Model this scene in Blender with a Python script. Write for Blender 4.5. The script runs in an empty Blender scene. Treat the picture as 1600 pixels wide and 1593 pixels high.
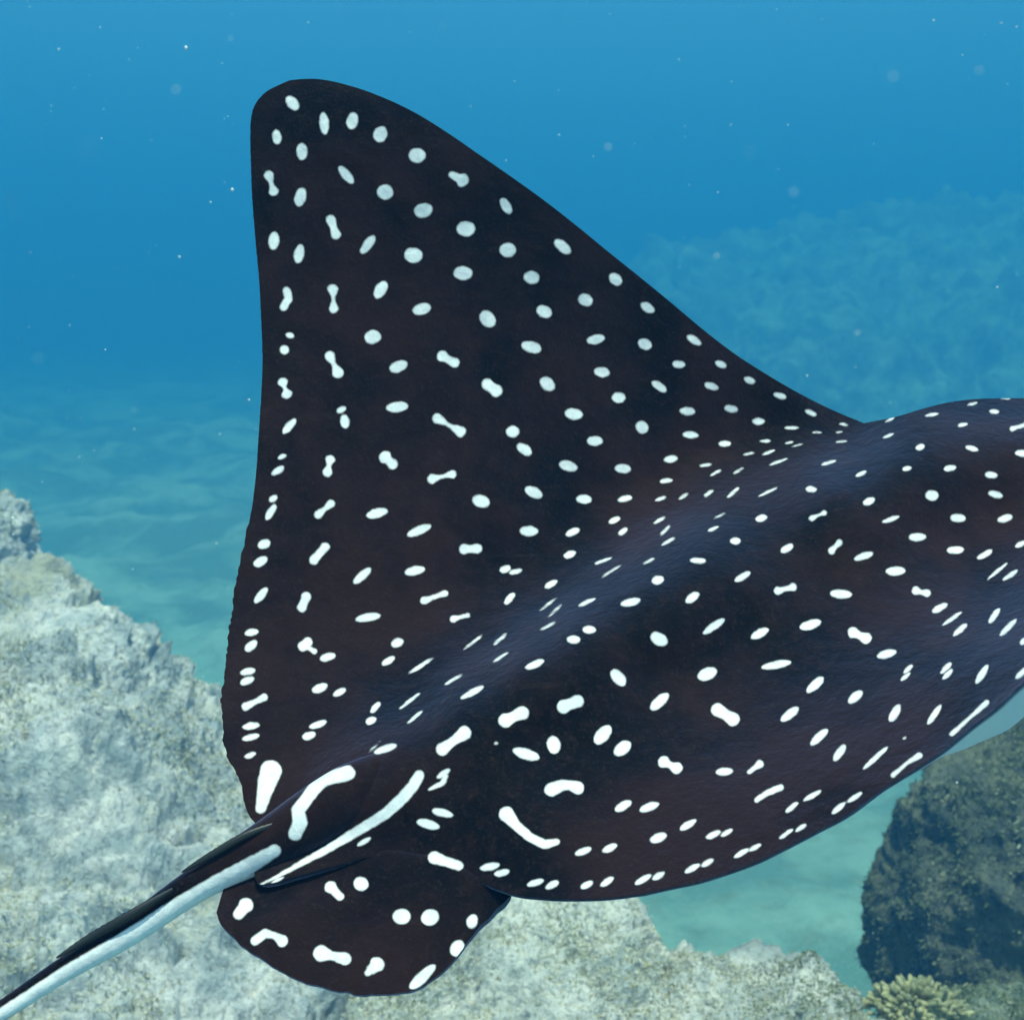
import bpy, math, random
import numpy as np
from mathutils import Vector, Matrix

rng = np.random.default_rng(7)
random.seed(7)
SC = bpy.context.scene
COL = SC.collection

# ------------------------------------------------------------------ camera
F = 2200.0                       # focal length in photograph pixels (1600 px wide frame)
CU, CV = 800.0, 796.5
PITCH = math.radians(5.0)        # looking slightly down
CAM_Z = 1.6
cam_d = bpy.data.cameras.new('camera')
cam = bpy.data.objects.new('camera', cam_d)
COL.objects.link(cam)
cam.location = (0, 0, CAM_Z)
cam.rotation_euler = (math.pi/2 - PITCH, 0, 0)
cam_d.sensor_width = 36.0
cam_d.lens = 36.0*F/1600.0
cam_d.clip_start = 0.02
cam_d.clip_end = 500.0
SC.camera = cam
cam_d.dof.use_dof = True
cam_d.dof.focus_distance = 1.12
cam_d.dof.aperture_fstop = 16.0

# ------------------------------------------------------------------ light
SUN_EL, SUN_AZ = 76.0, 165.0       # azimuth: compass-like, 0 = ahead of the camera (+Y), clockwise
world = bpy.data.worlds.new('World')
SC.world = world
world.use_nodes = True
wn, wl = world.node_tree.nodes, world.node_tree.links
bg = wn['Background']
sky = wn.new('ShaderNodeTexSky')
sky.sky_type = 'NISHITA'
sky.sun_disc = False
sky.sun_elevation = math.radians(SUN_EL)
sky.sun_rotation = math.radians(SUN_AZ)
wl.new(sky.outputs[0], bg.inputs[0])
bg.inputs[1].default_value = 0.15
sun_d = bpy.data.lights.new('sun', 'SUN')
sun_d.energy = 5.0
sun_d.angle = math.radians(1.5)
sun_d.color = (1.0, 0.88, 0.80)
sun = bpy.data.objects.new('sun', sun_d)
COL.objects.link(sun)
az, el = math.radians(SUN_AZ), math.radians(SUN_EL)
sdir = Vector((math.sin(az)*math.cos(el), math.cos(az)*math.cos(el), math.sin(el)))
sun.rotation_euler = sdir.to_track_quat('Z', 'Y').to_euler()
sun.location = sdir*30

SC.view_settings.view_transform = 'Standard'
SC.view_settings.look = 'None'
SC.view_settings.gamma = 1.0
SC.view_settings.exposure = 1.08
SC.view_settings.use_curve_mapping = False
SC.render.engine = 'CYCLES'
cy = SC.cycles
cy.use_denoising = True
cy.use_adaptive_sampling = True
cy.adaptive_threshold = 0.02
cy.max_bounces = 5
cy.volume_bounces = 2
cy.transparent_max_bounces = 12
cy.sample_clamp_indirect = 4.0

# ------------------------------------------------------------------ helpers
cp, sp = math.cos(PITCH), math.sin(PITCH)

def W(u, v, d):
    """photograph pixel + distance along the optical axis -> world point(s)"""
    u, v, d = np.asarray(u, float), np.asarray(v, float), np.asarray(d, float)
    x = (u-CU)/F*d
    up = (CV-v)/F*d
    return np.stack([x, cp*d + sp*up, CAM_Z - sp*d + cp*up], -1)

def P(w):
    """world -> photograph pixel"""
    w = np.asarray(w, float)
    y, z = w[..., 1], w[..., 2]-CAM_Z
    d = cp*y - sp*z
    up = sp*y + cp*z
    return CU + w[..., 0]/d*F, CV - up/d*F, d

def _hash(ix, iy, iz, seed):
    h = (ix*374761393 + iy*668265263 + iz*2147483647 + seed*1274126177) & 0xffffffff
    h = ((h ^ (h >> 13))*1274126177) & 0xffffffff
    h = ((h ^ (h >> 16))*2246822519) & 0xffffffff
    return ((h ^ (h >> 15)) & 0xffffff)/float(0xffffff)

def vnoise(p, seed=0):
    p = np.asarray(p, float)
    i = np.floor(p).astype(np.int64)
    f = p-i
    f = f*f*f*(f*(f*6-15)+10)
    r = 0
    for dx in (0, 1):
        wx = f[..., 0] if dx else 1-f[..., 0]
        for dy in (0, 1):
            wy = f[..., 1] if dy else 1-f[..., 1]
            for dz in (0, 1):
                wz = f[..., 2] if dz else 1-f[..., 2]
                r = r + wx*wy*wz*_hash(i[..., 0]+dx, i[..., 1]+dy, i[..., 2]+dz, seed)
    return r*2-1

def fbm(p, seed=0, octaves=5, gain=0.5, lac=2.03, ridged=False):
    r, a, s = 0, 1.0, 1.0
    for k in range(octaves):
        n = vnoise(p*s, seed+k*17)
        if ridged:
            n = 1-2*np.abs(n)
        r = r + a*n
        a *= gain
        s *= lac
    return r

def worley(p, seed=0):
    p = np.asarray(p, float)
    i = np.floor(p).astype(np.int64)
    best = np.full(p.shape[:-1], 9.0)
    for dx in (-1, 0, 1):
        for dy in (-1, 0, 1):
            for dz in (-1, 0, 1):
                c = i+np.array([dx, dy, dz])
                q = np.stack([c[..., k]+_hash(c[..., 0], c[..., 1], c[..., 2], seed+31*k) for k in range(3)], -1)
                best = np.minimum(best, np.sum((q-p)**2, -1))
    return np.sqrt(best)

def smooth(a, b, x):
    t = np.clip((x-a)/(b-a), 0, 1)
    return t*t*(3-2*t)

def spline(pts, n, closed=False):
    """Catmull-Rom through points, resampled to n by arc length"""
    p = np.asarray(pts, float)
    q = np.vstack([2*p[0]-p[1], p, 2*p[-1]-p[-2]])
    out = []
    t = np.linspace(0, 1, 24, endpoint=False)[:, None]
    for k in range(1, len(q)-2):
        a, b, c, d = q[k-1], q[k], q[k+1], q[k+2]
        out.append(0.5*((2*b)+(-a+c)*t+(2*a-5*b+4*c-d)*t*t+(-a+3*b-3*c+d)*t**3))
    out = np.vstack(out+[p[-1:]])
    s = np.r_[0, np.cumsum(np.linalg.norm(np.diff(out, axis=0), axis=1))]
    x = np.linspace(0, s[-1], n)
    return np.stack([np.interp(x, s, out[:, k]) for k in range(out.shape[1])], -1)

def grid_quads(nu, nv, off=0, flip=False, wrap_v=False):
    a = np.arange(nu-1)[:, None]
    nvv = nv if wrap_v else nv-1
    b = np.arange(nvv)[None, :]
    b2 = (b+1) % nv
    q = np.stack([a*nv+b, (a+1)*nv+b, (a+1)*nv+b2, a*nv+b2], -1).reshape(-1, 4)+off
    return q[:, ::-1] if flip else q

def mesh_np(name, verts, quads=None, tris=None, mat=None, attrs=None, smooth_shade=True):
    verts = np.ascontiguousarray(verts, dtype=np.float32).reshape(-1, 3)
    me = bpy.data.meshes.new(name)
    nq = 0 if quads is None else len(quads)
    nt = 0 if tris is None else len(tris)
    loops = np.concatenate([x.reshape(-1) for x in (quads, tris) if x is not None and len(x)]).astype(np.int32)
    me.vertices.add(len(verts))
    me.vertices.foreach_set('co', verts.reshape(-1))
    me.loops.add(len(loops))
    me.loops.foreach_set('vertex_index', loops)
    me.polygons.add(nq+nt)
    ls = np.r_[np.arange(nq)*4, nq*4+np.arange(nt)*3].astype(np.int32)
    me.polygons.foreach_set('loop_start', ls)
    me.update(calc_edges=True)
    if smooth_shade:
        me.polygons.foreach_set('use_smooth', np.ones(nq+nt, dtype=bool))
    for k, a in (attrs or {}).items():
        at = me.attributes.new(k, 'FLOAT', 'POINT')
        at.data.foreach_set('value', np.ascontiguousarray(a, dtype=np.float32))
    me.validate()
    if mat:
        me.materials.append(mat)
    return me

def link(name, me, label=None, cat=None, group=None, kind=None, parent=None):
    o = bpy.data.objects.new(name, me)
    COL.objects.link(o)
    if label: o['label'] = label
    if cat: o['category'] = cat
    if group: o['group'] = group
    if kind: o['kind'] = kind
    if parent: o.parent = parent
    return o

class NT:
    """small node-tree writer"""
    def __init__(self, name):
        self.m = bpy.data.materials.new(name)
        self.m.use_nodes = True
        self.t = self.m.node_tree
        self.t.nodes.clear()
        self.out = self.t.nodes.new('ShaderNodeOutputMaterial')
    def n(self, typ, ins=None, **props):
        nd = self.t.nodes.new(typ)
        for k, v in props.items():
            setattr(nd, k, v)
        for k, v in (ins or {}).items():
            s = nd.inputs[k]
            if hasattr(v, 'links') or isinstance(v, bpy.types.NodeSocket):
                self.t.links.new(v, s)
            else:
                s.default_value = v
        return nd
    def link(self, a, b):
        self.t.links.new(a, b)
    def math(self, op, a, b=0.0, c=0.0, clamp=False):
        return self.n('ShaderNodeMath', {0: a, 1: b, 2: c}, operation=op, use_clamp=clamp).outputs[0]
    def mix(self, f, a, b):
        nd = self.n('ShaderNodeMix', data_type='RGBA')
        for k, v in ((0, f), (6, a), (7, b)):
            if isinstance(v, bpy.types.NodeSocket): self.link(v, nd.inputs[k])
            else: nd.inputs[k].default_value = v
        return nd.outputs[2]
    def noise(self, vec, scale, detail=5.0, rough=0.55, dist=0.0):
        return self.n('ShaderNodeTexNoise', {'Vector': vec, 'Scale': scale, 'Detail': detail, 'Roughness': rough, 'Distortion': dist}).outputs[0]
    def ramp(self, f, stops):
        nd = self.n('ShaderNodeValToRGB', {0: f})
        e = nd.color_ramp.elements
        while len(e) < len(stops): e.new(0.5)
        for k, (p, c) in enumerate(stops):
            e[k].position = p
            e[k].color = c if len(c) == 4 else (*c, 1)
        return nd.outputs[0]

# ------------------------------------------------------------------ materials
def rock_material(name, pale, mid, algae, dark, sc=1.0, algae_amt=0.5, pit=0.5):
    t = NT(name)
    co = t.n('ShaderNodeTexCoord').outputs['Object']
    big = t.noise(co, 1.1*sc, 4, 0.6, 0.4)
    med = t.noise(co, 5.0*sc, 6, 0.65, 0.6)
    fine = t.noise(co, 26.0*sc, 6, 0.7, 0.3)
    grain = t.noise(co, 90.0*sc, 4, 0.7)
    base = t.mix(t.ramp(med, [(0.42, (0, 0, 0)), (0.57, (1, 1, 1))]), (*mid, 1), (*pale, 1))
    blot = t.ramp(t.noise(co, 2.6*sc, 5, 0.6, 0.8), [(0.44, (1, 1, 1)), (0.54, (0, 0, 0))])
    base = t.mix(t.math('MULTIPLY', blot, 0.6), base, (mid[0]*0.62, mid[1]*0.70, mid[2]*0.72, 1))
    sun_dapple = t.ramp(t.noise(co, 2.2*sc, 6, 0.62, 0.5), [(0.52, (0, 0, 0)), (0.60, (1, 1, 1))])  # sun dapples painted into the rock colour as pale noise patches
    base = t.mix(t.math('MULTIPLY', sun_dapple, 0.8), base, (min(pale[0]*1.1, .84), min(pale[1]*1.1, .82), min(pale[2]*1.02, .74), 1))
    al = t.math('ADD', t.math('MULTIPLY', big, 0.9), t.math('MULTIPLY', fine, 0.6))
    al = t.ramp(al, [(0.98-0.45*algae_amt, (0, 0, 0)), (1.12-0.45*algae_amt, (1, 1, 1))])
    base = t.mix(t.math('MULTIPLY', al, 0.8), base, (*algae, 1))
    dk = t.ramp(t.math('ADD', t.math('MULTIPLY', fine, 0.6), t.math('MULTIPLY', grain, 0.4)),
                [(0.40, (1, 1, 1)), (0.49, (0, 0, 0))])
    base = t.mix(t.math('MULTIPLY', dk, pit), base, (*dark, 1))
    wh = t.ramp(t.math('ADD', t.math('MULTIPLY', grain, 0.55), t.math('MULTIPLY', fine, 0.45)),
                [(0.56, (0, 0, 0)), (0.68, (1, 1, 1))])
    base = t.mix(t.math('MULTIPLY', wh, 0.4), base, (min(pale[0]*1.35, .82), min(pale[1]*1.32, .82), min(pale[2]*1.25, .8), 1))
    h = t.math('ADD', t.math('MULTIPLY', fine, 1.0), t.math('MULTIPLY', grain, 0.45))
    bump = t.n('ShaderNodeBump', {'Height': h, 'Strength': 0.9, 'Distance': 0.035/sc}).outputs[0]
    b = t.n('ShaderNodeBsdfPrincipled', {'Base Color': base, 'Roughness': 0.9, 'Normal': bump})
    b.inputs['Specular IOR Level'].default_value = 0.15
    t.link(b.outputs[0], t.out.inputs[0])
    return t.m

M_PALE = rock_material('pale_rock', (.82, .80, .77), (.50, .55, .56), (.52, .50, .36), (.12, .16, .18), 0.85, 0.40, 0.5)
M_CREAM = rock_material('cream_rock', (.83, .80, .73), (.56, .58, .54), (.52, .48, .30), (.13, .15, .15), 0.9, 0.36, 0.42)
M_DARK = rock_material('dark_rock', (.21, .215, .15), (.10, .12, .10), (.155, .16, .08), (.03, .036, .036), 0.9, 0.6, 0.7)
M_GREEN = rock_material('green_rock', (.30, .33, .24), (.16, .21, .16), (.17, .22, .09), (.04, .06, .05), 1.2, 0.6, 0.5)
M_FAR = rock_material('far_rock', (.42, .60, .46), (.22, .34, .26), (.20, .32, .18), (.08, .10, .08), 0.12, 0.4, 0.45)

def sand_material():
    t = NT('sand')
    co = t.n('ShaderNodeTexCoord').outputs['Object']
    a = t.noise(co, 0.35, 5, 0.6, 0.5)
    b_ = t.noise(co, 3.0, 6, 0.65, 0.4)
    g = t.noise(co, 40.0, 5, 0.7)
    c = t.mix(t.ramp(a, [(0.42, (0, 0, 0)), (0.58, (1, 1, 1))]), (.11, .22, .19, 1), (.24, .38, .32, 1))
    c = t.mix(t.ramp(b_, [(0.5, (0, 0, 0)), (0.72, (.7, .7, .7))]), c, (.12, .17, .12, 1))
    c = t.mix(t.ramp(g, [(0.52, (0, 0, 0)), (0.66, (.5, .5, .5))]), c, (.32, .40, .33, 1))
    bump = t.n('ShaderNodeBump', {'Height': t.math('ADD', b_, t.math('MULTIPLY', g, 0.3)), 'Strength': 0.6, 'Distance': 0.05}).outputs[0]
    b = t.n('ShaderNodeBsdfPrincipled', {'Base Color': c, 'Roughness': 0.95, 'Normal': bump})
    b.inputs['Specular IOR Level'].default_value = 0.1
    t.link(b.outputs[0], t.out.inputs[0])
    return t.m
M_SAND = sand_material()

def skin_material():
    t = NT('ray_skin')
    co = t.n('ShaderNodeTexCoord').outputs['Object']
    sdf = t.n('ShaderNodeAttribute', attribute_name='spot').outputs['Fac']
    belly = t.n('ShaderNodeAttribute', attribute_name='belly').outputs['Fac']
    wob = t.noise(co, 170.0, 4, 0.6)
    s = t.math('ADD', sdf, t.math('MULTIPLY', t.math('SUBTRACT', wob, 0.5), 4.0))
    spot = t.n('ShaderNodeMapRange', {0: s, 1: 1.3, 2: -3.1, 3: 0.0, 4: 1.0}, interpolation_type='SMOOTHSTEP').outputs[0]
    n1 = t.noise(co, 8.0, 5, 0.6, 0.3)
    n2 = t.noise(co, 95.0, 5, 0.7)
    n3 = t.noise(co, 380.0, 3, 0.7)
    skin = t.mix(t.ramp(n1, [(0.40, (0, 0, 0)), (0.60, (1, 1, 1))]), (.0010, .0007, .0007, 1), (.0150, .0058, .0048, 1))
    skin = t.mix(t.ramp(n2, [(0.5, (0, 0, 0)), (0.75, (.6, .6, .6))]), skin, (.020, .0090, .0072, 1))
    skin = t.mix(t.ramp(n3, [(0.56, (0, 0, 0)), (0.74, (.6, .6, .6))]), skin, (.026, .020, .0185, 1))
    st = t.n('ShaderNodeMapping', {'Vector': co, 'Rotation': (0.3, 0.9, 0.5), 'Scale': (9.0, 9.0, 260.0)}).outputs[0]
    scr = t.ramp(t.noise(st, 1.0, 3, 0.6, 0.3), [(0.66, (0, 0, 0)), (0.74, (.18, .18, .18))])
    skin = t.mix(scr, skin, (.032, .027, .026, 1))
    white = t.mix(t.ramp(t.math('ADD', t.math('MULTIPLY', n2, 0.6), t.math('MULTIPLY', t.noise(co, 26.0, 3, 0.6), 0.4)), [(0.38, (0, 0, 0)), (0.60, (1, 1, 1))]), (.62, .62, .64, 1), (.82, .81, .80, 1))
    c = t.mix(spot, skin, white)
    c = t.mix(belly, c, t.mix(n1, (.62, .64, .62, 1), (.78, .78, .75, 1)))
    bump = t.n('ShaderNodeBump', {'Height': t.math('ADD', n2, t.math('MULTIPLY', n1, 2.0)), 'Strength': 0.45, 'Distance': 0.003}).outputs[0]
    b = t.n('ShaderNodeBsdfPrincipled', {'Base Color': c, 'Roughness': 0.6, 'Normal': bump})
    b.inputs['Specular IOR Level'].default_value = 0.02
    b.inputs['Sheen Weight'].default_value = 0.5
    b.inputs['Sheen Roughness'].default_value = 0.42
    b.inputs['Sheen Tint'].default_value = (0.62, 0.64, 1.0, 1)
    t.link(b.outputs[0], t.out.inputs[0])
    return t.m
M_SKIN = skin_material()

def plain(name, c, rough=0.8, spec=0.2, var=0.3, sc=30.0):
    t = NT(name)
    co = t.n('ShaderNodeTexCoord').outputs['Object']
    n = t.noise(co, sc, 4, 0.6)
    col = t.mix(n, tuple(x*(1-var) for x in c)+(1,), tuple(min(1, x*(1+var)) for x in c)+(1,))
    b = t.n('ShaderNodeBsdfPrincipled', {'Base Color': col, 'Roughness': rough})
    b.inputs['Specular IOR Level'].default_value = spec
    t.link(b.outputs[0], t.out.inputs[0])
    return t.m

# ------------------------------------------------------------------ seabed
SEA_Z = -3.2
def seabed():
    n = 420
    k = np.linspace(-1, 1, n)
    xs = np.sign(k)*(np.abs(k)**2.4)*150
    ys = -20 + 255*np.linspace(0, 1, n)**2.2
    X, Y = np.meshgrid(xs, ys, indexing='ij')
    p = np.stack([X, Y, 0*X], -1)
    Z = SEA_Z + 0.16*fbm(p*0.22, 3, 3) + 0.05*fbm(p*1.3, 9, 4) + 0.012*fbm(p*6, 19, 3)
    Z += 0.062*np.clip(Y-22, 0, None) + (0.42*fbm(p*0.30, 33, 4)+0.18*fbm(p*1.1, 37, 3))*smooth(8, 22, Y) + 1.5*smooth(10, 40, X)*smooth(20, 70, Y)
    Z -= 0.10*smooth(6, 0, np.hypot(X-0.9, Y-5.4))       # sandy channel
    V = np.stack([X, Y, Z], -1).reshape(-1, 3)
    me = mesh_np('seabed', V, grid_quads(n, n), mat=M_SAND)
    link('seabed', me, kind='structure')
seabed()

# ------------------------------------------------------------------ rocks
def displace(V, nu, nv, amp, freq, seed, wrap_v=False, pits=0.5):
    G = V.reshape(nu, nv, 3)
    du = np.gradient(G, axis=0)
    dv = np.gradient(G, axis=1)
    N = np.cross(du, dv)
    N /= np.linalg.norm(N, axis=-1, keepdims=True)+1e-9
    base = fbm(G*freq, seed, 4, 0.5)
    rid = fbm(G*freq*2.6, seed+50, 4, 0.55, ridged=True)
    cell = worley(G*freq*5.0, seed+9)
    cell2 = worley(G*freq*13.0, seed+15)
    lump = worley(G*freq*1.9+0.15*fbm(G*freq*3, seed+5, 3)[..., None], seed+21)
    lump2 = worley(G*freq*4.2+3.3, seed+27)
    fine = fbm(G*freq*9, seed+70, 5, 0.62)
    h = 0.8*base + 0.42*rid + 1.1*(0.55-lump) + 0.55*(0.5-lump2) + 0.34*(0.5-cell) + 0.16*(0.5-cell2)*pits*2 + 0.24*fine
    return (G+N*(amp*h)[..., None]).reshape(-1, 3)

def ridge_rock(name, crest, front, back, mat, amp, freq, seed, ns=460, nq=420, label=None, cat='rock', bulge=0.25, group=None):
    """loft: front foot -> crest -> back foot, all in world space; then broken up with noise"""
    C = spline(crest, ns); A = spline(front, ns); B = spline(back, ns)
    q = np.linspace(0, 1, nq)
    cut = 0.72
    rows = []
    up = np.array([0, 0, 1.0])
    for x in q:
        if x < cut:
            t = x/cut
            e = t
            p = A*(1-e)+C*e
            p = p + up*(bulge*math.sin(math.pi*t)*np.linalg.norm(C-A, axis=1)*0.35)[:, None]
        else:
            t = (x-cut)/(1-cut)
            p = C*(1-t)+B*t
            p = p + np.array([0, 1.0, 0.35])*(math.sin(math.pi*t)*0.30*np.linalg.norm(C-B, axis=1))[:, None]
        rows.append(p)
    G = np.stack(rows, 1)
    V = displace(G.reshape(-1, 3), ns, nq, amp, freq, seed)
    me = mesh_np(name, V, grid_quads(ns, nq), mat=mat)
    return link(name, me, label=label, cat=cat, group=group)

def blob_rock(name, c, r, mat, amp, freq, seed, label=None, cat='rock', nu=300, nv=420, power=0.75, tilt=0.0, group=None):
    th = np.linspace(0.001, math.pi-0.001, nu)[:, None]
    ph = np.linspace(0, 2*math.pi, nv, endpoint=False)[None, :]
    f = lambda x: np.sign(x)*np.abs(x)**power
    V = np.stack([f(np.sin(th)*np.cos(ph))*r[0], f(np.sin(th)*np.sin(ph))*r[1], f(np.cos(th))*r[2]+0*ph], -1)
    V[..., 0] += tilt*V[..., 2]
    V = V + np.array(c)
    G = np.concatenate([V, V[:, :1]], 1)
    V2 = displace(G.reshape(-1, 3), nu, nv+1, amp, freq, seed).reshape(nu, nv+1, 3)
    w = np.linspace(0, 1, nv+1)[None, :, None]
    V2 = V2[:, :-1]
    me = mesh_np(name, V2, grid_quads(nu, nv, wrap_v=True), mat=mat)
    return link(name, me, label=label, cat=cat, group=group)

def turf_material():
    t = NT('turf')
    a = t.n('ShaderNodeAttribute', attribute_name='tone').outputs['Fac']
    c = t.ramp(a, [(0.0, (.045, .065, .035)), (0.35, (.16, .19, .10)), (0.6, (.40, .40, .28)), (0.85, (.66, .64, .54)), (1.0, (.42, .36, .14))])
    b = t.n('ShaderNodeBsdfPrincipled', {'Base Color': c, 'Roughness': 0.9})
    b.inputs['Specular IOR Level'].default_value = 0.1
    t.link(b.outputs[0], t.out.inputs[0])
    return t.m
M_TURF = turf_material()

def turf(rock, n, size, seed, tone=(0.1, 0.9), blades=6):
    """short algae tufts growing on a rock: small crossed blades, one mesh"""
    r = np.random.default_rng(seed)
    me = rock.data
    co = np.empty(len(me.vertices)*3, np.float32); me.vertices.foreach_get('co', co); co = co.reshape(-1, 3)
    no = np.empty(len(me.vertices)*3, np.float32); me.vertices.foreach_get('normal', no); no = no.reshape(-1, 3)
    if no[:, 2].mean() < 0: no = -no
    u, v, d = P(co)
    ok = np.nonzero((d > 0.5) & (u > -250) & (u < 1850) & (v < 1750) & (no[:, 2] > -0.5))[0]
    patch = fbm(co[ok]*1.7, seed, 4)+0.5*fbm(co[ok]*7, seed+3, 3)
    ok = ok[patch > r.normal(0.0, 0.45, len(ok))]
    k = r.choice(ok, min(n, len(ok)), replace=False)
    b, nn = co[k], no[k]
    tn = np.clip(tone[0]+(tone[1]-tone[0])*(0.5+0.33*fbm(b*2.3, seed+8, 3)+r.normal(0, 0.16, len(k))), 0, 1)
    VV, TT = [], []
    m = len(k)
    for j in range(blades):
        dr = nn*r.uniform(0.35, 1.0, (m, 1))+r.normal(0, 0.75, (m, 3)); dr /= np.linalg.norm(dr, axis=1, keepdims=True)
        L = size*r.uniform(0.35, 1.25, (m, 1))
        sd = np.cross(dr, r.normal(size=(m, 3))); sd /= np.linalg.norm(sd, axis=1, keepdims=True)+1e-9
        w = L*r.uniform(0.18, 0.34, (m, 1))
        base = b-nn*size*0.15+r.normal(0, size*0.25, (m, 3))
        VV += [base-sd*w*0.5, base+sd*w*0.5, base+dr*L*0.7+sd*w*0.55, base+dr*L, base+dr*L*0.6-sd*w*0.6]
        o = j*5*m+np.arange(m)
        TT += [np.stack([o, o+m, o+2*m], 1), np.stack([o, o+2*m, o+4*m], 1), np.stack([o+4*m, o+2*m, o+3*m], 1)]
    mt = mesh_np('algae_turf', np.vstack(VV), None, np.vstack(TT), mat=M_TURF, attrs={'tone': np.tile(tn, blades*5)}, smooth_shade=False)
    link('algae_turf', mt, kind='stuff', parent=rock)

# large pale rock filling the lower left, its crest falling from the left edge to behind the ray
cre = [W(-420, 800, 7.16), W(-150, 862, 6.88), W(0, 900, 6.62), W(55, 915, 6.55), W(130, 972, 6.48), W(210, 1045, 6.35), W(280, 1090, 6.21),
       W(350, 1125, 6.08), W(450, 1140, 5.80), W(600, 1240, 5.54), W(740, 1400, 5.27), W(840, 1560, 4.86)]
fr = [W(-420, 1800, 3.38), W(-150, 1800, 3.38), W(0, 1800, 3.38), W(100, 1800, 3.38), W(200, 1800, 3.38), W(300, 1800, 3.38), W(400, 1800, 3.44),
      W(500, 1800, 3.51), W(600, 1800, 3.65), W(700, 1800, 3.78), W(800, 1800, 3.92), W(880, 1800, 4.05)]
ba = [np.array([c[0], c[1]+1.6, -4.0]) for c in cre]
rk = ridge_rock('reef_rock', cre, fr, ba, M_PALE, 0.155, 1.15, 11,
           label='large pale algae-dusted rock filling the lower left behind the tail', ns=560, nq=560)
turf(rk, 42000, 0.012, 101, (0.3, 0.95))
# cream rock under the belly, bottom centre
cre = [W(560, 1500, 4.19), W(680, 1425, 4.25), W(800, 1385, 4.32), W(900, 1388, 4.32), W(990, 1412, 4.32), W(1030, 1475, 4.25), W(1110, 1500, 4.19),
       W(1200, 1515, 4.19), W(1290, 1535, 4.12), W(1350, 1575, 4.05), W(1400, 1640, 3.98)]
fr = [W(u, 1850, 3.44) for u in (520, 640, 760, 880, 980, 1060, 1140, 1220, 1300, 1380, 1440)]
ba = [np.array([c[0], c[1]+0.95, -4.0]) for c in cre]
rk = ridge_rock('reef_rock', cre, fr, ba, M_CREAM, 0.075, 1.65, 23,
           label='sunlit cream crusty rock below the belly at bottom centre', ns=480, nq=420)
turf(rk, 20000, 0.010, 102, (0.35, 1.0))
# dark boulder at right
rk = blob_rock('reef_rock', W(1842, 1470, 6.4), (1.36, 1.1, 1.3), M_DARK, 0.075, 1.3, 31,
          label='dark green boulder at right below the wing', power=1.05)
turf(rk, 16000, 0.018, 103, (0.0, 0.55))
# greenish slab bottom right
cre = [W(1330, 1640, 4.39), W(1420, 1590, 4.46), W(1480, 1555, 4.46), W(1560, 1545, 4.46), W(1640, 1550, 4.46), W(1760, 1560, 4.46)]
fr = [W(u, 1830, 3.65) for u in (1330, 1420, 1490, 1570, 1650, 1760)]
ba = [np.array([c[0], c[1]+0.55, -4.0]) for c in cre]
rk = ridge_rock('reef_rock', cre, fr, ba, M_GREEN, 0.04, 2.2, 41, ns=260, nq=220,
           label='low green rock slab in the bottom right corner')
turf(rk, 8000, 0.011, 104, (0.05, 0.7))
# small rock at the far left edge
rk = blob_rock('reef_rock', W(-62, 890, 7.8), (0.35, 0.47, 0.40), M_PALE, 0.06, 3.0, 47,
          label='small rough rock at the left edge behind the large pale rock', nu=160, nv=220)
turf(rk, 3000, 0.016, 105, (0.2, 0.95))

# distant reef seen through the water
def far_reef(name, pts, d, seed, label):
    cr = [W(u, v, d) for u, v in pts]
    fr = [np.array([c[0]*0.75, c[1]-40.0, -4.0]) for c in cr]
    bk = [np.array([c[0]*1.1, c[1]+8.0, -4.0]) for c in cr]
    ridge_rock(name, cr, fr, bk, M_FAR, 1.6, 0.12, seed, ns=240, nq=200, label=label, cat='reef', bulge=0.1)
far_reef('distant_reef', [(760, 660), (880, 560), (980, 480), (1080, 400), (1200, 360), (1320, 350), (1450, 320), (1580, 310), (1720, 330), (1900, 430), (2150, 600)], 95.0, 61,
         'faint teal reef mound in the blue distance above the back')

# ------------------------------------------------------------------ the eagle ray
Z = 400.0/1593.0
SPOTS, FIN, TAIL = [], [], []      # chains of circles in the plane of the drawing: [(x, y, r), ...]

def chain(ox, oy, pts, dst):
    dst.append([(ox+x*Z, oy+y*Z, r*Z) for x, y, r in pts])

def E(ox, oy, rows, dst=None):
    """rows of (cx, cy, length, width, angle)"""
    for cx, cy, L, Wd, a in rows:
        (SPOTS if dst is None else dst).append(('e', ox+cx*Z, oy+cy*Z, L*Z/2, Wd*Z/2, math.radians(a)))

def D(ox, oy, rows, dst=None):
    """dumbbells (x1, y1, r1, x2, y2, r2, link)"""
    dst = SPOTS if dst is None else dst
    for x1, y1, r1, x2, y2, r2, l in rows:
        chain(ox, oy, [(x1, y1, r1), (x1*.6+x2*.4, y1*.6+y2*.4, l), (x1*.4+x2*.6, y1*.4+y2*.6, l), (x2, y2, r2)], dst)

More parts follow.
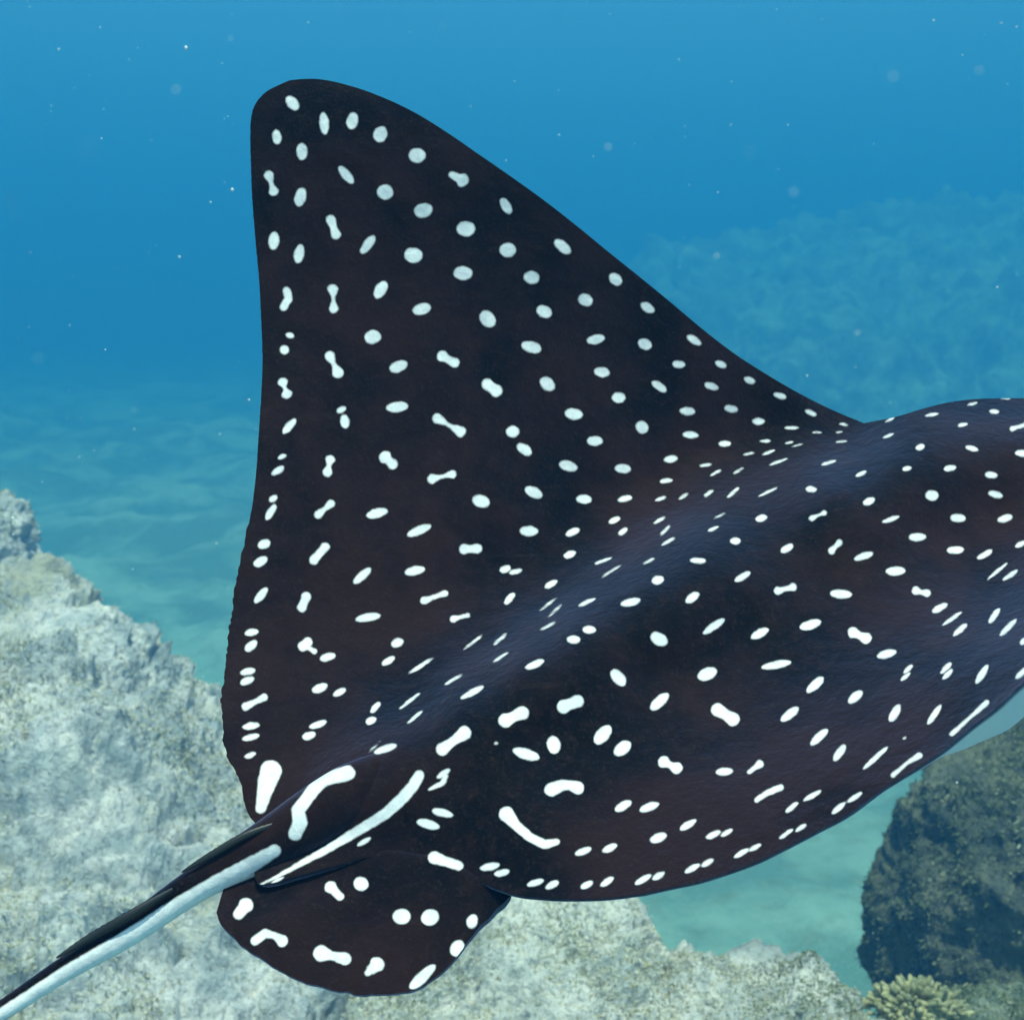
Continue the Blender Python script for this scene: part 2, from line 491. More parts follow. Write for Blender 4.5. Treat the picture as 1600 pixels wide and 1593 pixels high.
E(330, 100, [(505,245,105,70,-50),(703,370,140,62,-85),(878,355,110,75,80),(1052,438,105,90,70),(1282,570,112,95,0),(408,455,95,60,-85),
 (565,545,108,72,-88),(840,690,138,58,-50),(555,828,125,75,75),(1082,798,105,98,0),(1320,912,120,92,10),(975,1125,140,62,52),
 (1257,1190,118,98,-10),(390,1100,115,70,85),(547,1180,125,65,78),(1055,1405,125,75,60),(1310,1525,120,75,15)])
D(330, 100, [(360,695,32,388,790,32,16),(745,970,33,775,1060,33,24),(757,1405,36,763,1520,32,12)])
chain(330, 100, [(470,1412,28),(482,1460,26),(450,1512,26)], SPOTS)
E(330, 480, [(490,175,55,40,-10),(455,265,62,58,0),(1005,185,108,90,10),(1165,368,122,75,20),(1157,620,140,68,5),(810,637,65,40,25),
 (832,710,90,62,-80),(485,740,125,50,48),(440,930,62,30,25),(415,1015,95,45,32),(1032,1280,140,62,15),(1293,1388,165,58,22),
 (330,1472,85,62,20),(385,1190,60,40,35),(370,1275,115,48,58)])
D(330, 480, [(738,305,34,788,405,38,18),(1440,305,38,1515,345,32,26),(448,470,35,468,535,36,14),(1408,692,34,1550,772,36,15),
 (740,950,32,723,1022,34,16),(1085,935,42,1128,975,34,30),(1375,1067,32,1500,1038,28,13),(745,1220,27,665,1290,27,18),(710,1490,30,640,1570,32,27)])
E(330, 860, [(308,68,100,60,30),(310,278,125,52,50),(940,155,145,55,42),(1267,125,130,60,12),(977,415,165,55,10),(252,508,92,48,10),
 (248,592,95,55,40),(725,662,105,52,15),(1158,573,85,58,20),(1102,685,95,45,30),(1305,715,180,28,33),(228,752,100,45,12),(222,810,95,50,22),
 (675,855,105,58,25),(797,880,95,42,30),(1235,935,160,24,38),(248,1090,112,48,8),(1022,975,90,40,50),(995,1057,75,48,25),(247,1160,115,42,15),
 (665,1080,120,45,20),(608,1150,90,52,20),(1268,1035,130,24,42),(1085,1232,155,48,20),(1015,1220,100,12,45),(242,1272,80,38,22)])
D(330, 860, [(590,290,33,565,352,33,28),(1325,310,26,1455,265,22,16),(600,570,32,570,595,32,30),(600,600,20,640,626,20,16),(215,970,28,330,912,25,20)])
chain(330, 1180, [(372,95,68),(350,160,62),(325,260,44),(310,325,36)], SPOTS)
ZIG = [(848,108,50),(775,128,46),(690,150,46),(640,205,44),(590,275,42),(540,340,44),(555,415,46),(522,488,44)]
chain(330, 1180, ZIG, TAIL)
E(330, 860, [(1085,1232,155,48,20)], TAIL)
SIDE = [(1292,125,36),(1255,190,38),(1190,265,38),(1080,365,36),(900,475,32),(700,595,25),(520,690,17),(420,748,13),(310,800,9)]
chain(330, 1180, SIDE, SPOTS)
chain(330, 1180, SIDE, TAIL)
TAIL.append([(470, 1346, 6), (440, 1360, 9), (400, 1373, 11), (350, 1392, 10)])
E(330, 1180, [(1445,112,100,42,35),(1408,186,130,34,25),(1440,357,140,52,-15),(1350,427,150,60,-15),(950,535,100,35,32),(415,772,90,22,25)])  # last ellipse paints a small highlight on the tail edge
D(330, 1180, [(1460,128,18,1440,170,18,18),(1390,635,42,1540,685,32,32)])
E(330, 1180, [(932,797,98,88,-20),(1185,1000,115,100,0),(1362,1005,115,105,30),(1530,1195,110,85,55),(1315,1375,215,75,42)], FIN)
D(330, 1180, [(745,820,42,800,875,28,28),(215,930,48,170,985,35,38),(688,1230,55,830,1262,42,30),(1030,1300,50,975,1350,22,34)], FIN)
D(330, 1180, [(1390,635,42,1540,685,32,32)], FIN)
chain(330, 1180, [(275,1150,30),(335,1105,28),(400,1120,22),(440,1150,40)], FIN)
E(680, 1180, [(230,1030,95,70,70)], FIN)
E(680, 200, [(440,485,115,62,-60),(192,628,120,98,0),(452,760,108,92,0),(792,737,128,68,-40),(173,903,122,90,0),(600,930,102,85,-10),
 (1122,942,95,70,-40),(325,1187,118,92,-50),(678,1142,102,80,-25),(935,1070,100,80,-30),(1320,1117,100,62,-30),(598,1362,130,75,-15),
 (1000,1315,118,62,12),(1305,1345,92,70,-25),(1515,1470,82,50,-5),(1038,1518,102,65,-8)])
D(680, 200, [(165,322,46,105,292,24,28)])
E(680, 560, [(697,158,108,80,-40),(1395,175,112,50,-35),(1142,243,88,72,0),(862,345,115,75,-10),(482,455,85,78,0),(555,565,110,65,-35),
 (1287,428,85,78,-40),(993,513,100,65,0),(827,668,120,68,-15),(1167,685,102,62,-5),(1465,625,92,48,8),(1437,760,82,32,8),(612,832,120,70,-25),
 (285,888,115,80,-15),(925,875,100,60,0),(1180,872,95,42,12),(1402,872,80,26,20),(1545,857,75,22,35),(583,1073,120,66,0),(855,1080,95,48,25),
 (1115,1005,80,38,25),(1168,1075,75,36,38),(1395,1005,90,24,30),(1430,1070,90,24,45),(1450,1137,100,22,30),(838,1218,82,48,22),
 (1045,1258,115,22,20),(1095,1322,145,18,33),(1328,1260,85,20,28),(1385,1378,80,58,15),(435,1310,75,48,20),(500,1325,85,36,15),
 (720,1403,95,42,30),(462,1492,95,45,50),(700,1530,130,18,38),(945,1515,118,28,25),(1215,1515,130,52,12)])
D(680, 560, [(325,160,38,380,200,40,34),(180,1185,34,262,1182,32,26)])
E(680, 900, [(745,215,120,18,45),(700,310,110,20,27),(235,410,150,20,38),(405,390,115,24,42),(407,502,115,22,33),(958,332,85,52,0),
 (860,393,88,55,0),(620,547,130,48,22),(1393,390,120,80,-30),(117,640,135,22,30),(230,722,165,42,28),(1140,630,130,75,-50),
 (1395,780,150,68,42),(738,1048,115,88,-80),(565,1105,175,72,-18),(1043,985,145,85,50),(1165,1070,125,80,40),(380,1038,30,25,0),
 (1170,1428,120,55,30),(1328,1435,125,52,22)])
D(680, 900, [(115,265,25,200,242,18,14),(800,810,45,885,778,42,36),(440,895,48,540,850,45,34),(45,1075,42,180,975,46,30),(1425,1155,40,1500,1192,40,24)])
chain(680, 900, [(725,1325,46),(790,1298,34),(840,1298,32),(885,1315,43)], SPOTS)
chain(680, 900, [(445,1480,50),(500,1545,32),(590,1622,30),(680,1668,30),(755,1652,22)], SPOTS)
E(680, 1180, [(340,690,130,48,12),(415,728,100,48,15),(625,790,110,45,18),(728,803,95,48,28),(920,595,110,48,20),(1085,575,105,50,25),
 (1390,510,110,58,22),(945,803,88,45,30),(1070,783,100,45,35),(1295,770,120,42,30),(1390,748,90,42,30)])
E(1000, 400, [(337,523,105,48,-32),(503,673,78,46,-25),(445,810,95,48,-18),(682,772,75,45,-20),(872,870,85,40,-18),(295,965,100,56,-5),
 (568,950,88,48,-12),(738,1028,80,44,0),(1062,975,80,35,-25),(315,1112,100,48,-5),(527,1167,80,40,0),(943,1068,90,24,0),(1268,1048,60,20,-10),
 (1100,1097,60,14,0),(1240,1095,45,12,10),(1255,1153,70,16,3),(780,1150,72,22,0),(930,1160,60,16,15),(980,1177,75,12,15),(675,1230,75,18,12),
 (800,1222,85,20,22),(860,1280,120,20,20),(1175,1285,100,24,17),(1375,1353,75,28,25),(1545,1118,75,20,20),(1555,1018,65,20,25),(1410,1025,40,12,0),
 (410,1300,78,24,8),(470,1348,80,20,28),(612,1335,75,18,30),(427,1475,75,26,32),(580,1470,100,26,42),(797,1467,130,20,25),(1065,1450,72,42,-8),
 (1425,1525,85,48,25)])
E(1200, 600, [(1020,190,85,22,8),(1272,123,65,20,12),(1480,90,60,12,0),(1408,172,65,30,-5),(1212,253,65,26,10),(948,392,62,40,18),
 (1270,400,85,35,-15),(1580,430,90,45,-5),(865,525,62,32,10),(1133,523,82,40,8),(1388,565,80,46,-5),(1020,692,85,68,0),(1415,687,100,45,-15),
 (1182,832,100,55,-3),(1475,835,100,48,15),(765,840,115,32,18),(118,1020,90,48,32),(595,1070,125,46,18),(930,952,110,55,0),(1167,1032,110,50,3),
 (1348,1060,110,38,30),(1572,995,75,35,30),(1428,1163,160,24,40),(1508,1187,115,32,35),(793,1162,128,58,2),(455,1305,140,58,-5),
 (1068,1392,110,45,28),(1145,1458,150,28,35),(1195,1528,115,38,40),(1408,1440,115,40,55),(1495,1512,150,38,45),(265,1495,140,62,18)])
D(1200, 600, [(1520,278,18,1605,252,18,12),(275,832,22,350,800,18,10),(443,985,22,397,1035,24,17),(62,1285,28,155,1262,26,17),(920,1285,28,990,1300,25,18)])
E(1000, 760, [(495,182,85,14,25),(455,262,75,24,22),(755,197,75,46,12),(592,338,70,46,0),(360,460,105,38,-3),(325,690,105,55,35),
 (638,560,115,45,30),(460,868,165,50,35),(745,913,125,56,28),(848,1108,190,52,10),(418,1165,130,80,25),(1090,1232,140,60,42),
 (1340,1308,115,58,40),(932,1415,140,58,38)])
D(1000, 760, [(485,1388,44,575,1445,46,34)])
E(1200, 900, [(738,483,130,55,15),(872,577,80,30,45),(855,624,80,30,40),(1108,570,95,34,45),(1116,610,90,34,45),(1330,610,145,45,58),
 (1580,600,110,40,42),(788,850,125,55,60),(1035,860,150,42,55),(850,1005,30,20,40),(668,1130,210,36,42),(1590,405,60,40,50)])
D(1200, 900, [(530,350,36,608,384,38,25)])
chain(1200, 900, [(1360,785,20),(1250,885,12),(1145,980,17)], SPOTS)
chain(1200, 900, [(940,1115,22),(860,1165,11),(780,1235,18)], SPOTS)
E(1000, 1100, [(525,418,110,52,5),(1115,203,145,52,42),(1242,300,125,52,55),(945,640,100,36,38),(1070,568,130,34,30),(1235,645,115,38,40),
 (1335,578,110,36,35),(60,638,125,52,20),(300,748,120,46,32),(112,828,110,50,20),(455,810,100,42,25),(540,798,85,36,30),(325,1020,110,40,30),
 (420,985,90,38,32),(630,925,110,36,30),(715,890,85,32,28),(910,805,105,30,35),(1000,768,85,30,35)])
D(1000, 1100, [(745,370,26,680,420,15,16)])
chain(1000, 1100, [(870,518,24),(790,550,21),(725,595,17)], SPOTS)
# the rest of the animal, beyond the right edge of the frame, is spotted the same way
for k in range(70):
    u = rng.uniform(1625, 2080)
    v = rng.uniform(640, 1060)
    a = rng.uniform(0.2, 0.9)
    L = rng.uniform(4, 11)
    SPOTS.append(('e', u, v, L+3, rng.uniform(3.5, 6), a))
# pale stripe along the tail
TAIL.append([tuple(x) for x in spline([(430, 1328, 10), (380, 1358, 14), (300, 1405, 16.5), (200, 1467, 15.5), (100, 1524, 13.5), (15, 1577, 11),
             (-120, 1660, 9), (-400, 1810, 6), (-900, 2010, 3)], 60)])

def sdf(u, v, chains, lim=14.0):
    out = np.full(u.shape, lim)
    for ch in chains:
        if ch[0] == 'e':
            _, cx, cy, ra, rb, an = ch
            rm = max(ra, rb)+lim
            idx = np.nonzero((np.abs(u-cx) < rm) & (np.abs(v-cy) < rm))[0]
            if not len(idx):
                continue
            du, dv = u[idx]-cx, v[idx]-cy
            c, s_ = math.cos(an), -math.sin(an)
            p, q = (du*c+dv*s_), (-du*s_+dv*c)
            k1 = np.sqrt((p/ra)**2+(q/rb)**2)+1e-9
            k2 = np.sqrt((p/ra**2)**2+(q/rb**2)**2)+1e-9
            d = np.clip(k1*(k1-1)/k2, -max(rb, 1), lim)
            out[idx] = np.minimum(out[idx], d)
            continue
        xs = [c[0] for c in ch]; ys = [c[1] for c in ch]; rm = max(c[2] for c in ch)+lim
        idx = np.nonzero((u > min(xs)-rm) & (u < max(xs)+rm) & (v > min(ys)-rm) & (v < max(ys)+rm))[0]
        if not len(idx):
            continue
        uu, vv = u[idx], v[idx]
        best = np.full(uu.shape, lim)
        for (x1, y1, r1), (x2, y2, r2) in zip(ch[:-1], ch[1:]):
            dx, dy = x2-x1, y2-y1
            L2 = dx*dx+dy*dy+1e-9
            t = np.clip(((uu-x1)*dx+(vv-y1)*dy)/L2, 0, 1)
            d = np.hypot(uu-x1-t*dx, vv-y1-t*dy)-(r1+(r2-r1)*t)
            best = np.minimum(best, d)
        out[idx] = np.minimum(out[idx], best)
    return out

# --- depth of the upper surface over the drawing plane (thin plate spline through hand-placed points)
CTRL = np.array([
 # raised left wing
 (450,140,2.53),(395,250,2.52),(398,400,2.50),(405,560,2.46),(402,700,2.40),(380,850,2.32),(356,1000,2.22),(347,1120,2.12),(372,1212,2.06),(402,1288,2.03),
 (560,137,2.54),(700,208,2.57),(850,315,2.61),(1000,432,2.66),(1150,553,2.70),(1250,620,2.72),(1350,661,2.73),
 (500,300,2.52),(650,350,2.56),(530,600,2.48),(700,520,2.56),(850,480,2.62),(550,850,2.38),(700,720,2.50),(850,640,2.59),(1000,560,2.66),
 (480,1050,2.23),(650,900,2.39),(800,800,2.51),(950,710,2.61),(1100,650,2.68),(480,1200,2.09),(1200,660,2.71),
 # crease where wing meets flank
 (560,1140,2.13),(650,1095,2.18),(760,1010,2.28),(860,940,2.38),(950,870,2.47),(1050,800,2.56),(1180,725,2.65),(1300,685,2.70),
 # ridge of the back
 (520,1230,2.02),(620,1165,2.05),(720,1100,2.10),(810,1035,2.16),(900,975,2.22),(1000,915,2.29),(1100,860,2.35),(1300,765,2.46),(1400,715,2.52),(1500,690,2.55),(1600,680,2.57),
 (1430,645,2.67),(1500,630,2.70),(1600,626,2.72),
 # right wing falling towards the camera
 (445,1368,1.955),(408,1380,1.95),(560,1300,1.99),(620,1335,1.965),(740,1372,1.93),(850,1402,1.88),(950,1401,1.85),(1050,1386,1.835),(1200,1336,1.83),(1326,1272,1.84),(1440,1195,1.86),(1521,1133,1.88),(1600,1066,1.90),
 (700,1220,2.01),(850,1150,2.07),(1000,1050,2.17),(800,1300,1.95),(950,1280,1.96),(1000,1180,2.05),(1150,1000,2.23),(1150,1150,2.07),(1150,1250,1.94),
 (1300,900,2.34),(1300,1050,2.15),(1300,1180,1.96),(1450,830,2.42),(1440,960,2.24),(1440,1080,2.02),(1560,800,2.47),(1560,930,2.27),(1560,1020,2.03),
 # beyond the frame
 (1700,985,1.93),(1850,860,1.99),(2000,720,2.08),(2150,560,2.2),(1700,630,2.75),(1800,645,2.78),(1890,660,2.8),(2000,635,2.6),(1750,760,2.5),(1850,740,2.5)], float)

RS = 0.50      # the ray swims a little over a metre from the camera
CTRL[:, 2] *= RS

def tps_fit(c, lam=40.0):
    xy = c[:, :2]/100.0
    n = len(c)
    r = np.linalg.norm(xy[:, None]-xy[None], axis=-1)
    K = np.where(r > 0, r*r*np.log(r+1e-12), 0)+np.eye(n)*lam*1e-3
    Pm = np.c_[np.ones(n), xy]
    A = np.zeros((n+3, n+3))
    A[:n, :n] = K; A[:n, n:] = Pm; A[n:, :n] = Pm.T
    return np.linalg.solve(A, np.r_[c[:, 2], 0, 0, 0])
TW = tps_fit(CTRL)
def depth(u, v):
    sh = u.shape
    u = u.reshape(-1)/100.0; v = v.reshape(-1)/100.0
    out = TW[-3]+TW[-2]*u+TW[-1]*v
    for k in range(len(CTRL)):
        r2 = (u-CTRL[k, 0]/100)**2+(v-CTRL[k, 1]/100)**2
        out = out + TW[k]*0.5*r2*np.log(r2+1e-12)
    return out.reshape(sh)

REAR1 = [(440,131),(418,142),(402,158),(393,180),(391,215),(392,260),(394,310),(399,375),(405,440),(408,500),(410,560),(408,620),(404,680),(400,740),(393,795),(382,845),(371,895),
         (363,945),(356,1000),(350,1050),(346,1095),(347,1140),(354,1180),(367,1205),(377,1228),(381,1250),(389,1274),(404,1290)]
FRONT1 = [(440,131),(458,125),(500,124),(550,135),(600,153),(650,177),(700,208),(745,239),(800,277),(850,313),(900,352),(950,393),(1000,433),(1050,474),(1100,516),(1150,554),(1200,586),
          (1250,615),(1300,640),(1350,661)]
REAR2 = [(404,1290),(399,1320),(396,1352),(408,1381),(465,1368),(520,1353),(600,1336),(680,1350),(740,1374),(800,1396),(843,1402),(893,1404),(950,1402),(1006,1395)]
FRONT2 = [(1350,661),(1400,651),(1440,639),(1480,629),(1530,623),(1600,622)]
REAR3 = [(1006,1395),(1050,1385),(1100,1374),(1176,1348),(1226,1324),(1276,1298),(1326,1271),(1376,1234),(1438,1196)]
FRONT3 = [(1600,622),(1680,625),(1760,633),(1830,646),(1890,662)]
REAR4 = [(1438,1196),(1476,1170),(1521,1133),(1562,1101),(1600,1066),(1700,985),(1850,860),(2000,720),(2100,620),(2150,560)]
FRONT4 = [(1890,662),(1960,645),(2040,612),(2110,575),(2150,560)]
NS_ = [430, 270, 180, 200]
R_, F_ = [], []
for n, r, f in zip(NS_, (REAR1, REAR2, REAR3, REAR4), (FRONT1, FRONT2, FRONT3, FRONT4)):
    a, b = spline(r, n), spline(f, n)
    R_.append(a if not R_ else a[1:]); F_.append(b if not F_ else b[1:])
Rc, Fc = np.vstack(R_), np.vstack(F_)
# slightly ragged rear margin of the raised wing
sgn = np.exp(-((Rc[:, 1]-1040)/190.0)**2)*(Rc[:, 0] < 420)
jag = fbm(np.stack([Rc[:, 1]*0.075, 0*Rc[:, 1], 0*Rc[:, 1]], -1), 5, 3)
jag2 = fbm(np.stack([Rc[:, 1]*0.22, 0*Rc[:, 1]+3, 0*Rc[:, 1]], -1), 6, 2)
Rc[:, 0] += (jag*2.6+jag2*0.9)*sgn+jag2*0.25*(Rc[:, 0] < 420)

NT_ = len(Rc)
NJ = 470
jj = np.linspace(0, 1, NJ)
U = Rc[:, None, 0]*(1-jj)+Fc[:, None, 0]*jj
V_ = Rc[:, None, 1]*(1-jj)+Fc[:, None, 1]*jj
Dp = depth(U, V_)
top = W(U, V_, Dp)
# low muscle relief over the back
rel = fbm(top*9.0, 77, 4)*0.0045 + fbm(np.stack([top[..., 0]*9+top[..., 2]*8, top[..., 1]*2, top[..., 2]*2], -1), 81, 3)*0.0016
edge_fade = np.minimum(np.minimum(jj, 1-jj)[None, :]*12, 1)
topw = W(U, V_, Dp+RS*rel*edge_fade)
spot_top = sdf(U.reshape(-1), V_.reshape(-1), SPOTS)
# underside: pushed away from the back along a slowly turning direction
NB = 64
jb = 0.5-0.5*np.cos(np.linspace(0, math.pi, NB))
Ub = Rc[:, None, 0]*(1-jb)+Fc[:, None, 0]*jb
Vb = Rc[:, None, 1]*(1-jb)+Fc[:, None, 1]*jb
Db = depth(Ub, Vb)
bot = W(Ub, Vb, Db)
chord = np.linalg.norm(Fc-Rc, axis=1)[:, None]
ed = np.minimum(jb, 1-jb)[None, :]*chord          # pixels from the margin
# distance from the line of the back
mid = spline([(430,1290),(620,1180),(900,1010),(1300,800),(1600,690),(1850,650)], 60)
dm = np.min(np.hypot(Ub[..., None]-mid[:, 0], Vb[..., None]-mid[:, 1]), -1)
thick = 0.018 + 0.030*smooth(0, 200, ed) + 0.22*np.exp(-(dm/170.0)**2)*smooth(0, 140, ed)
belly_r = smooth(1420, 1640, Ub)*smooth(700, 900, Vb)
thick = thick + belly_r*0.085*smooth(0, 60, ed)
prof = np.sqrt(np.clip(1-(1-np.clip(ed/26.0, 0, 1))**2, 0, 1))
wl_ = smooth(150, -150, (Vb-(1290-(Ub-430)*0.62)))[..., None]     # 1 on the raised wing, 0 on the lowered side
dirv = wl_*np.array([0.05, 0.97, -0.22])+(1-wl_)*np.array([0.0, 0.52, -0.85])
dirv /= np.linalg.norm(dirv, axis=-1, keepdims=True)
bot = bot + dirv*(RS*thick*prof)[..., None]

# pelvic fin, hanging below the root of the tail
fin_top = spline([(352,1378),(450,1330),(560,1310),(650,1310),(730,1345),(800,1393)], 150)
fin_bot = spline([(338,1425),(346,1445),(372,1470),(420,1505),(488,1537),(560,1552),(640,1548),(690,1520),(722,1482),(748,1448),(800,1399)], 150)
jf = np.linspace(0, 1, 110)
Uf = fin_top[:, None, 0]*(1-jf)+fin_bot[:, None, 0]*jf
Vf = fin_top[:, None, 1]*(1-jf)+fin_bot[:, None, 1]*jf
r2 = np.array(REAR2[3:], float)
ve = np.interp(Uf, r2[:, 0], r2[:, 1])                 # rear margin of the disc above the fin
dv = Vf-ve
Df = depth(Uf, np.minimum(Vf, ve)) + RS*(-0.14*np.clip(dv, 0, None)/240.0 + 0.03*smooth(0, -45, dv)
     + 0.014*smooth(610, 470, Uf)*smooth(70, 0, dv) - 0.006*smooth(560, 640, Uf)*smooth(760, 720, Uf) + 0.03*smooth(745, 800, Uf))
ragged = fbm(np.stack([Uf*0.05, 0*Uf, 0*Uf], -1), 15, 3)*2.2*smooth(0.85, 1, jf)[None, :]
fin_up = W(Uf, Vf+ragged, Df)
spot_fin = sdf(Uf.reshape(-1), Vf.reshape(-1), FIN)
ef = np.minimum(np.minimum(jf, 1-jf)[None, :]*240, (np.minimum(np.arange(150), 149-np.arange(150))*3.2)[:, None])
fin_dn = fin_up+np.array([0, 0.7, -0.7])*(0.012*np.sqrt(np.clip(1-(1-np.clip(ef/20, 0, 1))**2, 0, 1)))[..., None]

# tail: long whip from the root, running out of the frame towards the camera
tc = spline([(690,1150,2.10,8),(620,1190,2.07,25),(560,1233,2.037,46),(490,1278,2.01,48),(430,1312,1.995,40),(370,1345,1.98,33),(300,1386,1.96,27),(200,1455,1.93,23),(100,1514,1.90,19),(0,1580,1.87,15.5),
             (-160,1680,1.82,12),(-450,1840,1.74,8),(-900,2040,1.65,5),(-1500,2240,1.6,2)], 560)
tc[:, 2] *= RS
cen = W(tc[:, 0], tc[:, 1], tc[:, 2])
rad = tc[:, 3]/F*tc[:, 2]
tan = np.gradient(cen, axis=0); tan /= np.linalg.norm(tan, axis=1, keepdims=True)
view = cen-np.array([0, 0, CAM_Z]); view /= np.linalg.norm(view, axis=1, keepdims=True)
side = np.cross(tan, view); side /= np.linalg.norm(side, axis=1, keepdims=True)
face = np.cross(side, tan)
if np.sum(face*view) > 0: face = -face                              # towards the camera
NA = 40
aa = np.linspace(0, 2*math.pi, NA, endpoint=False)
flat = 0.85
tube = cen[:, None]+rad[:, None, None]*(np.cos(aa)[None, :, None]*side[:, None]+flat*np.sin(aa)[None, :, None]*face[:, None])
tu, tv, _ = P(tube)
spot_tail = sdf(tu.reshape(-1), tv.reshape(-1), TAIL)
back = np.repeat((np.sin(aa) < -0.2)[None, :], len(tc), 0).reshape(-1)
# side of the tube that is lower in the world carries on the pale colour underneath
low = (tube-cen[:, None])[..., 2].reshape(-1)/np.repeat(rad, NA)
spot_tail = np.where(back, np.where(low < 0.1, -6.0, 10.0), spot_tail)

Vs, Qs, sp_, be_ = [], [], [], []
off = 0
def add(v, q, s, b):
    global off
    v = v.reshape(-1, 3)
    Vs.append(v); Qs.append(q+off); sp_.append(np.broadcast_to(s, (len(v),))); be_.append(np.broadcast_to(b, (len(v),)))
    off += len(v)
def facing(v, q, away=False):
    v = v.reshape(-1, 3)
    k = q[len(q)//2::max(1, len(q)//400)]
    n = np.cross(v[k[:, 1]]-v[k[:, 0]], v[k[:, 2]]-v[k[:, 0]])
    s = np.sum(np.sum(n*(v[k[:, 0]]-np.array([0, 0, CAM_Z])), -1))
    return q[:, ::-1] if (s > 0) != away else q
add(topw, facing(topw, grid_quads(NT_, NJ)), spot_top, 0.0)
bb = np.where(Ub > 1380, smooth(3, 12, ed), smooth(60, 120, ed))*np.ones_like(thick)
add(bot, facing(bot, grid_quads(NT_, NB), True), 14.0, bb.reshape(-1))
add(fin_up, facing(fin_up, grid_quads(150, 110)), spot_fin, 0.0)
add(fin_dn, facing(fin_dn, grid_quads(150, 110), True), 14.0, (smooth(4, 20, ef)*1.0).reshape(-1))
qt = grid_quads(len(tc), NA, wrap_v=True)
add(tube, facing(tube, qt), spot_tail, 0.0)
me = mesh_np('eagle_ray', np.vstack(Vs), np.vstack(Qs), mat=M_SKIN, attrs={'spot': np.concatenate(sp_), 'belly': np.concatenate(be_)})
ray = link('eagle_ray', me, label='black white-spotted eagle ray swimming over the rocks, left wing raised', cat='ray')

# tail spine lying along the upper side of the tail; the second one is added
M_SPINE = plain('spine_dark', (.012, .013, .013), 0.45, 0.4)
def spine(pts, r0):
    c = spline(pts, 40)
    cw = W(c[:, 0], c[:, 1], c[:, 2]*RS)
    tn = np.gradient(cw, axis=0); tn /= np.linalg.norm(tn, axis=1, keepdims=True)
    vw = cw-np.array([0, 0, CAM_Z]); vw /= np.linalg.norm(vw, axis=1, keepdims=True)
    s = np.cross(tn, vw); s /= np.linalg.norm(s, axis=1, keepdims=True)
    f = np.cross(s, tn)
    k = np.linspace(0, 1, 40)
    r = RS*r0*np.clip(np.sin(np.pi*np.clip(k*0.93+0.05, 0, 1))**0.6, 0.05, 1)*(1+0.10*np.sin(k*110))
    an = np.linspace(0, 2*math.pi, 10, endpoint=False)
    t = cw[:, None]+r[:, None, None]*(np.cos(an)[None, :, None]*s[:, None]+0.55*np.sin(an)[None, :, None]*f[:, None])
    m = mesh_np('tail_spine', t, facing(t, grid_quads(40, 10, wrap_v=True)), mat=M_SPINE)
    link('tail_spine', m, parent=ray)
spine([(440,1283,1.98),(385,1304,1.965),(335,1332,1.955),(284,1362,1.945)], 0.0055)
spine([(270,1388,1.93),(200,1430,1.91),(140,1464,1.90),(88,1496,1.885)], 0.006)  # added spine: a dark strip standing in for shade above the tail

# ------------------------------------------------------------------ coral head at the lower right
def coral(name, centre, rad, n, label, seed, mat):
    r = np.random.default_rng(seed)
    th = np.linspace(0.15, math.pi-0.15, 9)[:, None]
    ph = np.linspace(0, 2*math.pi, 12, endpoint=False)[None, :]
    S = np.stack([np.sin(th)*np.cos(ph), np.sin(th)*np.sin(ph), np.cos(th)+0*ph], -1).reshape(-1, 3)
    q = grid_quads(9, 12, wrap_v=True)
    VV, QQ = [], []
    for k in range(n):
        d = r.normal(size=3); d[2] = abs(d[2])+0.15; d /= np.linalg.norm(d)
        s = rad*r.uniform(0.04, 0.105)
        c = np.array(centre)+d*np.array([rad*1.15, rad*0.8, rad*0.75])*r.uniform(0.6, 1.28)
        v = S*s+c+d*(S@d)[:, None]*s*1.3
        v = v+S*(fbm(v*45, seed, 3)*s*0.42)[:, None]
        QQ.append(q+k*len(S)); VV.append(v)
    core = S*np.array([rad*1.0, rad*0.72, rad*0.62])+np.array(centre)
    QQ.append(q+n*len(S)); VV.append(core)
    m = mesh_np(name, np.vstack(VV), np.vstack(QQ), mat=mat)
    return link(name, m, label=label, cat='coral')
M_CORAL = rock_material('coral_skin', (.54, .52, .30), (.34, .33, .18), (.42, .39, .18), (.12, .12, .08), 6.0, 0.4, 0.3)
coral('coral_head', W(1432, 1585, 4.2), 0.105, 420, 'knobbly yellow-green coral head at the bottom right', 5, M_CORAL)

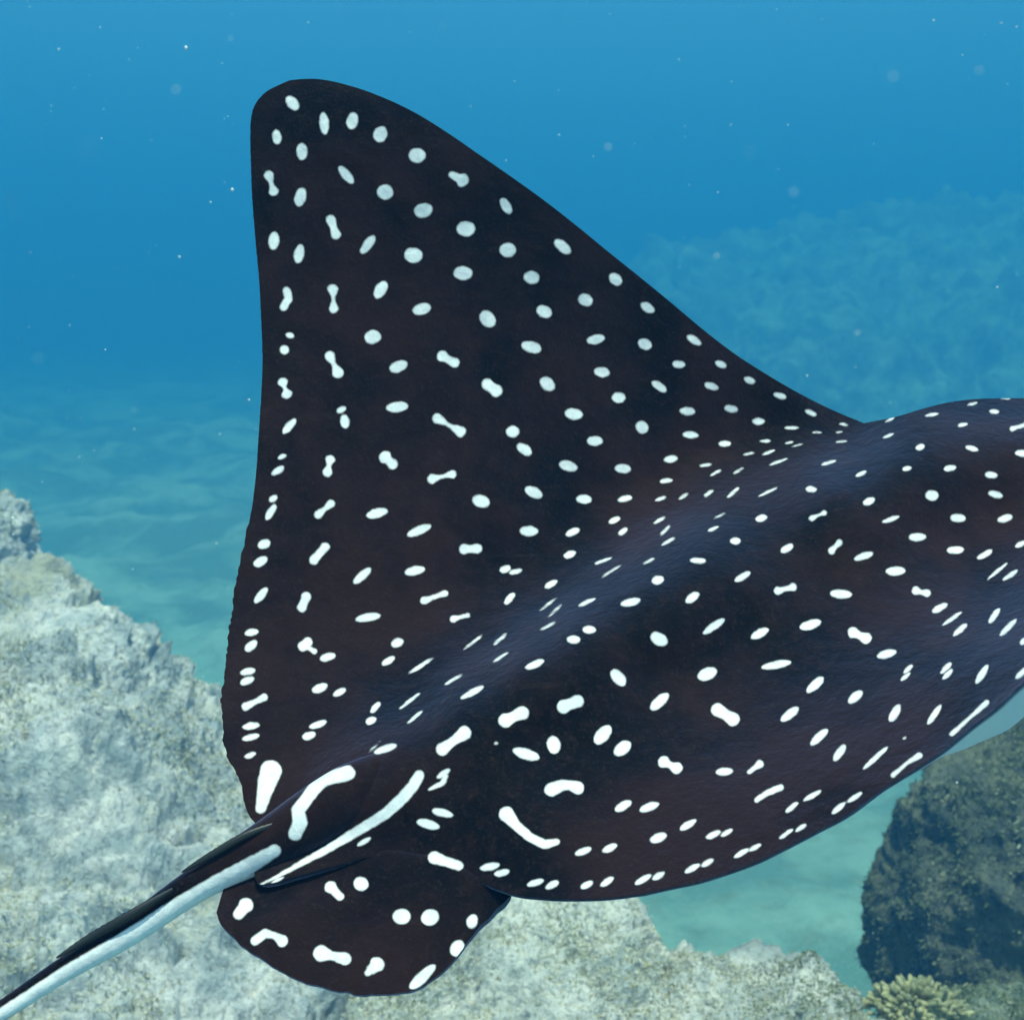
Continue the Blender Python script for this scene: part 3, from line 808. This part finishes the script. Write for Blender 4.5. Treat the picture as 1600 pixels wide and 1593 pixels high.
# ------------------------------------------------------------------ suspended specks
NEAR = [(140, 230, 0.15), (22, 325, 0.13), (530, 10, 0.2), (1172, 238, 0.24), (275, 140, 0.3), (1395, 120, 0.26), (60, 560, 0.25), (950, 230, 0.35), (1240, 300, 0.3), (1530, 110, 0.3),
        (690, 40, 0.3), (210, 640, 0.35), (1120, 400, 0.4), (360, 60, 0.4), (1340, 520, 0.4)]
def marine_snow(n=1000):
    r = np.random.default_rng(3)
    o = np.array([(1,0,0),(-1,0,0),(0,1,0),(0,-1,0),(0,0,1),(0,0,-1)], float)
    f = np.array([(0,2,4),(2,1,4),(1,3,4),(3,0,4),(2,0,5),(1,2,5),(3,1,5),(0,3,5)])
    VV, TT = [], []
    for k in range(n):
        d = r.uniform(1.7, 8.0)
        c = np.array([r.uniform(-.55, .55)*d, d, CAM_Z+r.uniform(-.3, .42)*d])
        if k < len(NEAR):
            c = W(*NEAR[k])
        s = (abs(r.normal(0, 1))*0.0010+0.0006)*(NEAR[k][2]*1.1 if k < len(NEAR) else 1.0)
        VV.append(o*s*r.uniform(.6, 1.4, 3)+c); TT.append(f+6*k)
    m = mesh_np('marine_snow', np.vstack(VV), None, np.vstack(TT), mat=plain('speck', (.75, .78, .75), 0.9, 0.1))
    link('marine_snow', m, label='tiny pale specks drifting in the blue water', cat='specks', kind='stuff')
marine_snow()

# ------------------------------------------------------------------ water body
SURF_Z = 26.0
DENS = 0.095
def haze():
    t = NT('water')
    t.m.cycles.homogeneous_volume = True
    t.m.cycles.volume_sampling = 'DISTANCE'
    pv = t.n('ShaderNodeVolumePrincipled')
    pv.inputs['Color'].default_value = (0.011, 0.077, 0.185, 1)
    pv.inputs['Absorption Color'].default_value = (0.38, 0.60, 0.63, 1)
    pv.inputs['Density'].default_value = DENS
    pv.inputs['Anisotropy'].default_value = 0.0
    t.link(pv.outputs[0], t.out.inputs['Volume'])
    x, y0, y1, z0, z1 = 152, -22, 238, -6.0, SURF_Z
    v = np.array([(sx, sy, sz) for sx in (-x, x) for sy in (y0, y1) for sz in (z0, z1)], float)
    q = np.array([(0,1,3,2),(4,6,7,5),(0,4,5,1),(2,3,7,6),(0,2,6,4),(1,5,7,3)])
    m = mesh_np('haze', v, q, mat=t.m, smooth_shade=False)
    link('haze', m, kind='stuff', label='blue sea water filling the whole view', cat='water')
haze()
